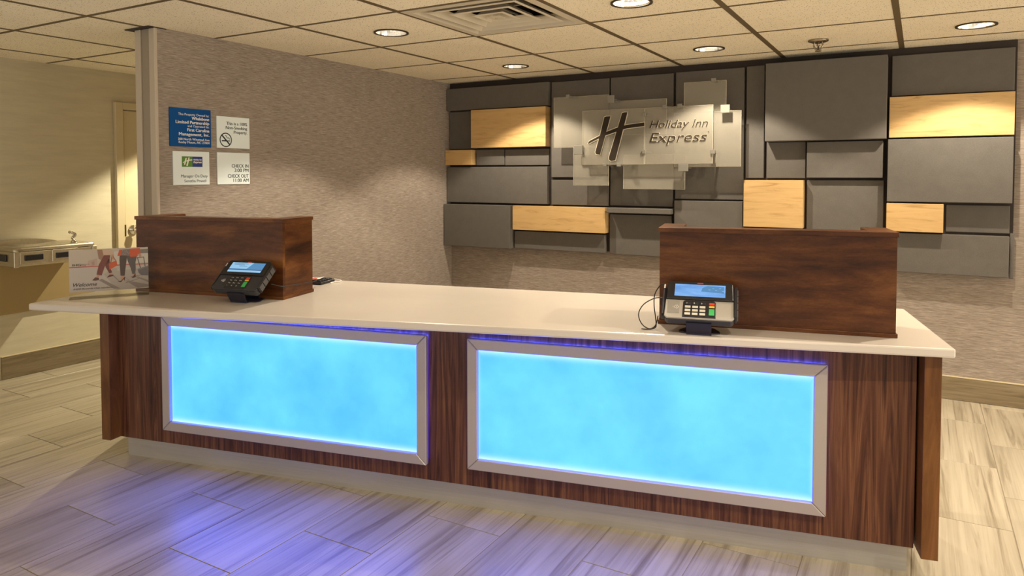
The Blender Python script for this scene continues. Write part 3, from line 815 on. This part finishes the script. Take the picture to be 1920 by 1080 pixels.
    obj('stylus', tube([(-.148, .01, -.006), (-.148, .150, -.006)], .0045, 8, 1), M['navy'], st, xf=F)
    obj('stylus_tip', tube([(-.148, .150, -.006), (-.148, .172, -.006)], .004, 8, 1), M['white'], st, xf=F)
    # bent steel stand
    sb = bmesh.new()
    sd = [(-.008, 0), (-.004, 0), (-.036, .066), (-.040, .066)]
    def side(pts, x0, x1):
        b2 = bmesh.new(); add_prism(b2, pts, x0, x1); b2.transform(Matrix(((0, 0, 1, 0), (1, 0, 0, 0), (0, 1, 0, 0), (0, 0, 0, 1)))); return b2
    obj('stand_upright', side([(-.004, .004), (.002, .004), (-.028, .052), (-.034, .052)], -.047, .047), M['blacksteel'], t)
    obj('stand_base', prism([(-.047, -.006), (.047, -.006), (.047, .020), (.078, .030), (.078, .060), (.050, .125), (-.050, .125), (-.078, .060), (-.078, .030), (-.047, .020)], 0.0, .005, .001), M['blacksteel'], t)
    obj('stand_leg', side([(.10, .004), (.106, .004), (.060, .12), (.052, .12)], -.040, .040), M['blacksteel'], t)
    if dark:
        obj('cable', tube([(.120, .085, .085), (.142, .110, .074), (.156, .128, .068), (.163, .165, .066), (.165, .24, .062), (.165, .40, .055), (.12, .47, .05), (.08, .55, .035)], .0026, 6, 5), M['rubber'], t, True)
    else:
        obj('cable', tube([(-.1385, .095, .178), (-.158, .100, .172), (-.180, .10, .135), (-.182, .09, .09), (-.174, .07, .045), (-.170, .05, .012), (-.190, .03, .004), (-.225, .03, .0035)], .0023, 6, 6), M['rubber'], t, True)
        obj('cable', tube([(-.142, .055, .128), (-.175, .06, .125), (-.218, .05, .100), (-.238, .04, .062), (-.225, .03, .025), (-.196, .03, .006), (-.172, .05, .016), (-.165, .08, .05)], .0023, 6, 6), M['rubber'], t, True)
    return t
terminal('all black payment terminal in front of the left privacy screen', .892, .177, True)
terminal('payment terminal with silver keypad surround in front of the right privacy screen', 3.066, .224, False)

# ------------------------------------------------------------------ keyboard and notes behind the left privacy screen
def on_counter(U, y): return Matrix.Rotation(DA, 4, 'Z') @ Vector((U, y, 0)) + Vector((DO[0], DO[1], ZT))
kb = thing('keyboard', 'dark keyboard lying on the counter behind the left privacy screen', 'keyboard', on_counter(.80, .50), DA)
obj('case', bx(-.24, .165, -.075, .070, 0, .017, .004), M['black'], kb)
km = mesh_of('key', bx(-.010, .010, -.010, .010, .017, .023, .002), M['darkkey'])
for i in range(15):
    for j in range(5): obj('key', km, None, kb, loc=(-.222+i*.026, -.056+j*.026, 0))
obj('cable', tube([(.12, .072, .012), (.155, .092, .010), (.195, .085, .006), (.205, .05, .004), (.185, .03, .0035), (.178, .0, .0035)], .003, 6, 6), M['white'], kb, True)
nt_ = thing('paper_note', 'white note with an orange corner on the dark keyboard', 'paper', on_counter(.80, .50)+Vector((0, 0, .0245)), DA+.3)
pb = bmesh.new()
g = [[pb.verts.new((.02+i*.025, -.09+j*.03, .0006+.006*((i-2)/2)**2)) for j in range(4)] for i in range(5)]
for i in range(4):
    for j in range(3): pb.faces.new((g[i][j], g[i+1][j], g[i+1][j+1], g[i][j+1]))
res = bmesh.ops.extrude_face_region(pb, geom=pb.faces[:])
for v in [q for q in res['geom'] if isinstance(q, bmesh.types.BMVert)]: v.co.z += .0006
bmesh.ops.recalc_face_normals(pb, faces=pb.faces[:])
obj('sheet', pb, M['white'], nt_)
obj('orange_corner', bx(.055, .100, -.088, -.060, .006, .0068), M['red'], nt_, label='orange red corner')

# ------------------------------------------------------------------ welcome sign in a clear holder
A0 = Vector((-.457, -1.079, 0)); B0 = Vector((-.264, -.782, 0))
ang = math.atan2(B0.y-A0.y, B0.x-A0.x); SW = (B0-A0).length; SH = .246
ws = thing('welcome_sign', 'welcome sign with two walking travellers in a clear stand at the left counter end', 'sign', (A0.x, A0.y, ZT), ang)
obj('clear_holder', bx(-.002, SW+.002, .0015, .0045, .004, SH, .0006), M['acrylic'], ws)
obj('clear_holder_front', bx(-.002, SW+.002, -.0045, -.0015, .030, SH, .0006), M['acrylic'], ws)
obj('clear_foot', prism([(-.002, -.055), (SW+.002, -.055), (SW+.002, .045), (-.002, .045)], 0, .004, .0008), M['acrylic'], ws)
obj('printed_sheet', bx(0, SW, -.0013, .0013, .030, SH-.001), mat('pale_grey_print', (.56, .51, .49), .5), ws)
# printed picture: outlines measured on the sheet (s across, t up)
def st(px, py):
    s = (px-105)/763; yb, yt = 880-30*s, 448-20*s
    return (s*SW, .030+(yb-py)/(yb-yt)*(SH-.031))
COL = {}
def pm(name, c):
    if name not in COL: COL[name] = mat('print_'+name, c, .55)
    return COL[name]
pic = bmesh.new(); mats_ = []
def poly(pts, name, c, z):
    m = pm(name, c)
    if m not in mats_: mats_.append(m)
    vs = [pic.verts.new((*st(*p), z)) for p in pts]
    fc = pic.faces.new(vs); fc.material_index = mats_.index(m)
    fc.normal_update()
    if fc.normal.z < 0: fc.normal_flip()
poly([(520, 640), (868, 615), (868, 850), (560, 862), (430, 700)], 'pavement', (.42, .38, .36), 0)
poly([(105, 630), (420, 622), (430, 700), (560, 862), (105, 878)], 'path', (.50, .46, .46), .0001)
poly([(560, 640), (868, 608), (868, 640), (560, 668)], 'kerb', (.50, .47, .45), .0001)
poly([(530, 470), (868, 436), (868, 585), (540, 600)], 'wall', (.60, .57, .54), .0001)
poly([(790, 450), (868, 445), (868, 490), (790, 492)], 'window', (.20, .18, .17), .0002)
poly([(280, 560), (370, 535), (372, 608), (285, 612)], 'far_building', (.48, .36, .33), .0002)
poly([(315, 570), (345, 565), (345, 606), (318, 608)], 'far_door', (.40, .28, .24), .0003)
poly([(105, 622), (868, 595), (868, 603), (105, 630)], 'red_line', (.50, .03, .03), .0003)
for a, b in (((690, 730), (868, 700)), ((640, 790), (800, 740)), ((750, 720), (868, 790)), ((600, 700), (680, 770))):
    poly([a, (a[0]+4, a[1]+5), (b[0], b[1]+5), b], 'joint', (.20, .17, .16), .0003)
for P in ([(380, 760), (525, 850), (590, 850), (410, 745)], [(520, 722), (600, 800), (580, 770), (525, 712)], [(640, 770), (760, 850), (868, 835), (868, 815), (680, 775)], [(735, 735), (868, 790), (868, 770), (745, 728)]):
    poly(P, 'ground_shadow', (.26, .22, .21), .0004)
# left traveller: jacket, trousers, shoes, bag
poly([(372, 450), (420, 448), (432, 500), (420, 560), (385, 540)], 'coat_shade', (.30, .17, .11), .0004)
poly([(420, 448), (500, 446), (525, 470), (522, 540), (500, 505), (432, 505)], 'coat', (.58, .42, .34), .0005)
poly([(435, 505), (498, 505), (484, 570), (440, 625), (410, 712), (360, 702), (385, 600), (415, 545)], 'trousers', (.17, .030, .025), .0006)
poly([(462, 560), (490, 540), (492, 630), (512, 684), (484, 692), (448, 625)], 'trousers_shade', (.13, .022, .02), .0006)
poly([(365, 705), (392, 710), (380, 735), (358, 730)], 'skin', (.50, .28, .19), .0006)
poly([(486, 690), (508, 684), (512, 706), (490, 708)], 'skin', (.50, .28, .19), .0006)
poly([(318, 760), (350, 728), (385, 738), (382, 758), (350, 763)], 'shoe', (.10, .015, .012), .0007)
poly([(456, 735), (485, 706), (522, 706), (524, 720), (490, 728)], 'shoe', (.10, .015, .012), .0007)
poly([(480, 590), (556, 560), (562, 612), (486, 655)], 'handbag', (.58, .085, .02), .0008)
poly([(495, 590), (508, 520), (514, 520), (503, 588)], 'bag_handle', (.30, .05, .02), .0008)
poly([(545, 565), (520, 520), (526, 518), (552, 560)], 'bag_handle', (.30, .05, .02), .0008)
poly([(505, 500), (530, 498), (532, 550), (512, 548)], 'skin', (.50, .28, .19), .0007)
# right traveller: jacket, patterned top, trousers, heels, suitcase
poly([(565, 516), (585, 452), (612, 450), (596, 512)], 'jacket', (.60, .075, .015), .0006)
poly([(606, 450), (690, 444), (690, 520), (598, 512)], 'patterned_top', (.20, .15, .16), .0005)
for q in range(14): poly([(612+(q*29) % 70, 458+(q*17) % 46), (619+(q*29) % 70, 458+(q*17) % 46), (615+(q*29) % 70, 464+(q*17) % 46)], 'pattern', (.50, .42, .42), .0006)
poly([(686, 444), (788, 438), (794, 505), (766, 500), (764, 522), (690, 527)], 'jacket', (.60, .075, .015), .0007)
poly([(768, 500), (795, 490), (803, 520), (785, 535)], 'skin', (.50, .28, .19), .0008)
poly([(588, 510), (662, 514), (652, 575), (632, 720), (592, 718), (584, 560)], 'dark_trousers', (.055, .030, .030), .0006)
poly([(654, 515), (757, 522), (742, 585), (744, 650), (736, 702), (708, 702), (692, 640), (666, 572)], 'grey_trousers', (.085, .070, .080), .0006)
poly([(600, 718), (628, 720), (622, 760), (598, 772), (592, 750)], 'skin', (.50, .28, .19), .0006)
poly([(710, 702), (736, 702), (735, 730), (715, 735)], 'skin', (.50, .28, .19), .0006)
poly([(560, 782), (600, 768), (632, 730), (638, 735), (630, 775), (622, 752), (598, 784)], 'heel', (.08, .012, .012), .0007)
poly([(698, 742), (715, 728), (740, 695), (742, 735), (720, 744)], 'heel', (.28, .03, .015), .0007)
poly([(757, 533), (765, 531), (795, 640), (786, 644)], 'case_handle', (.10, .09, .10), .0007)
poly([(820, 530), (828, 528), (842, 628), (834, 630)], 'case_handle', (.10, .09, .10), .0007)
poly([(757, 533), (828, 526), (828, 534), (759, 541)], 'case_handle', (.10, .09, .10), .0007)
poly([(760, 652), (868, 618), (868, 722), (800, 718), (770, 690)], 'suitcase', (.13, .12, .145), .0008)
poly([(760, 652), (868, 618), (868, 630), (764, 666)], 'suitcase_top', (.20, .19, .21), .0009)
SXF = plane_xf((0, -.0016, 0), (1, 0, 0))
obj('printed_picture', pic, mats_, ws, xf=SXF)
bm = bmesh.new()
x, y = st(138, 612); add_text(bm, 'IHG', x, y, .0105, .036, 'L', 0, .05)
x, y = st(220, 599); add_text(bm, 'Rewards', x, y, .0045, .034, 'L', 0, .01)
x, y = st(220, 611); add_text(bm, 'Club', x, y, .0045, .020, 'L', 0, .01)
x, y = st(138, 822); add_text(bm, 'Welcome', x, y, .0175, .105, 'L', .30, .012)
x, y = st(140, 855); add_text(bm, 'IHG® Rewards Club members', x, y, .0085, .172, 'L', .30, .006)
obj('lettering', bm, M['ink'], ws, xf=plane_xf((0, -.0027, 0), (1, 0, 0)))
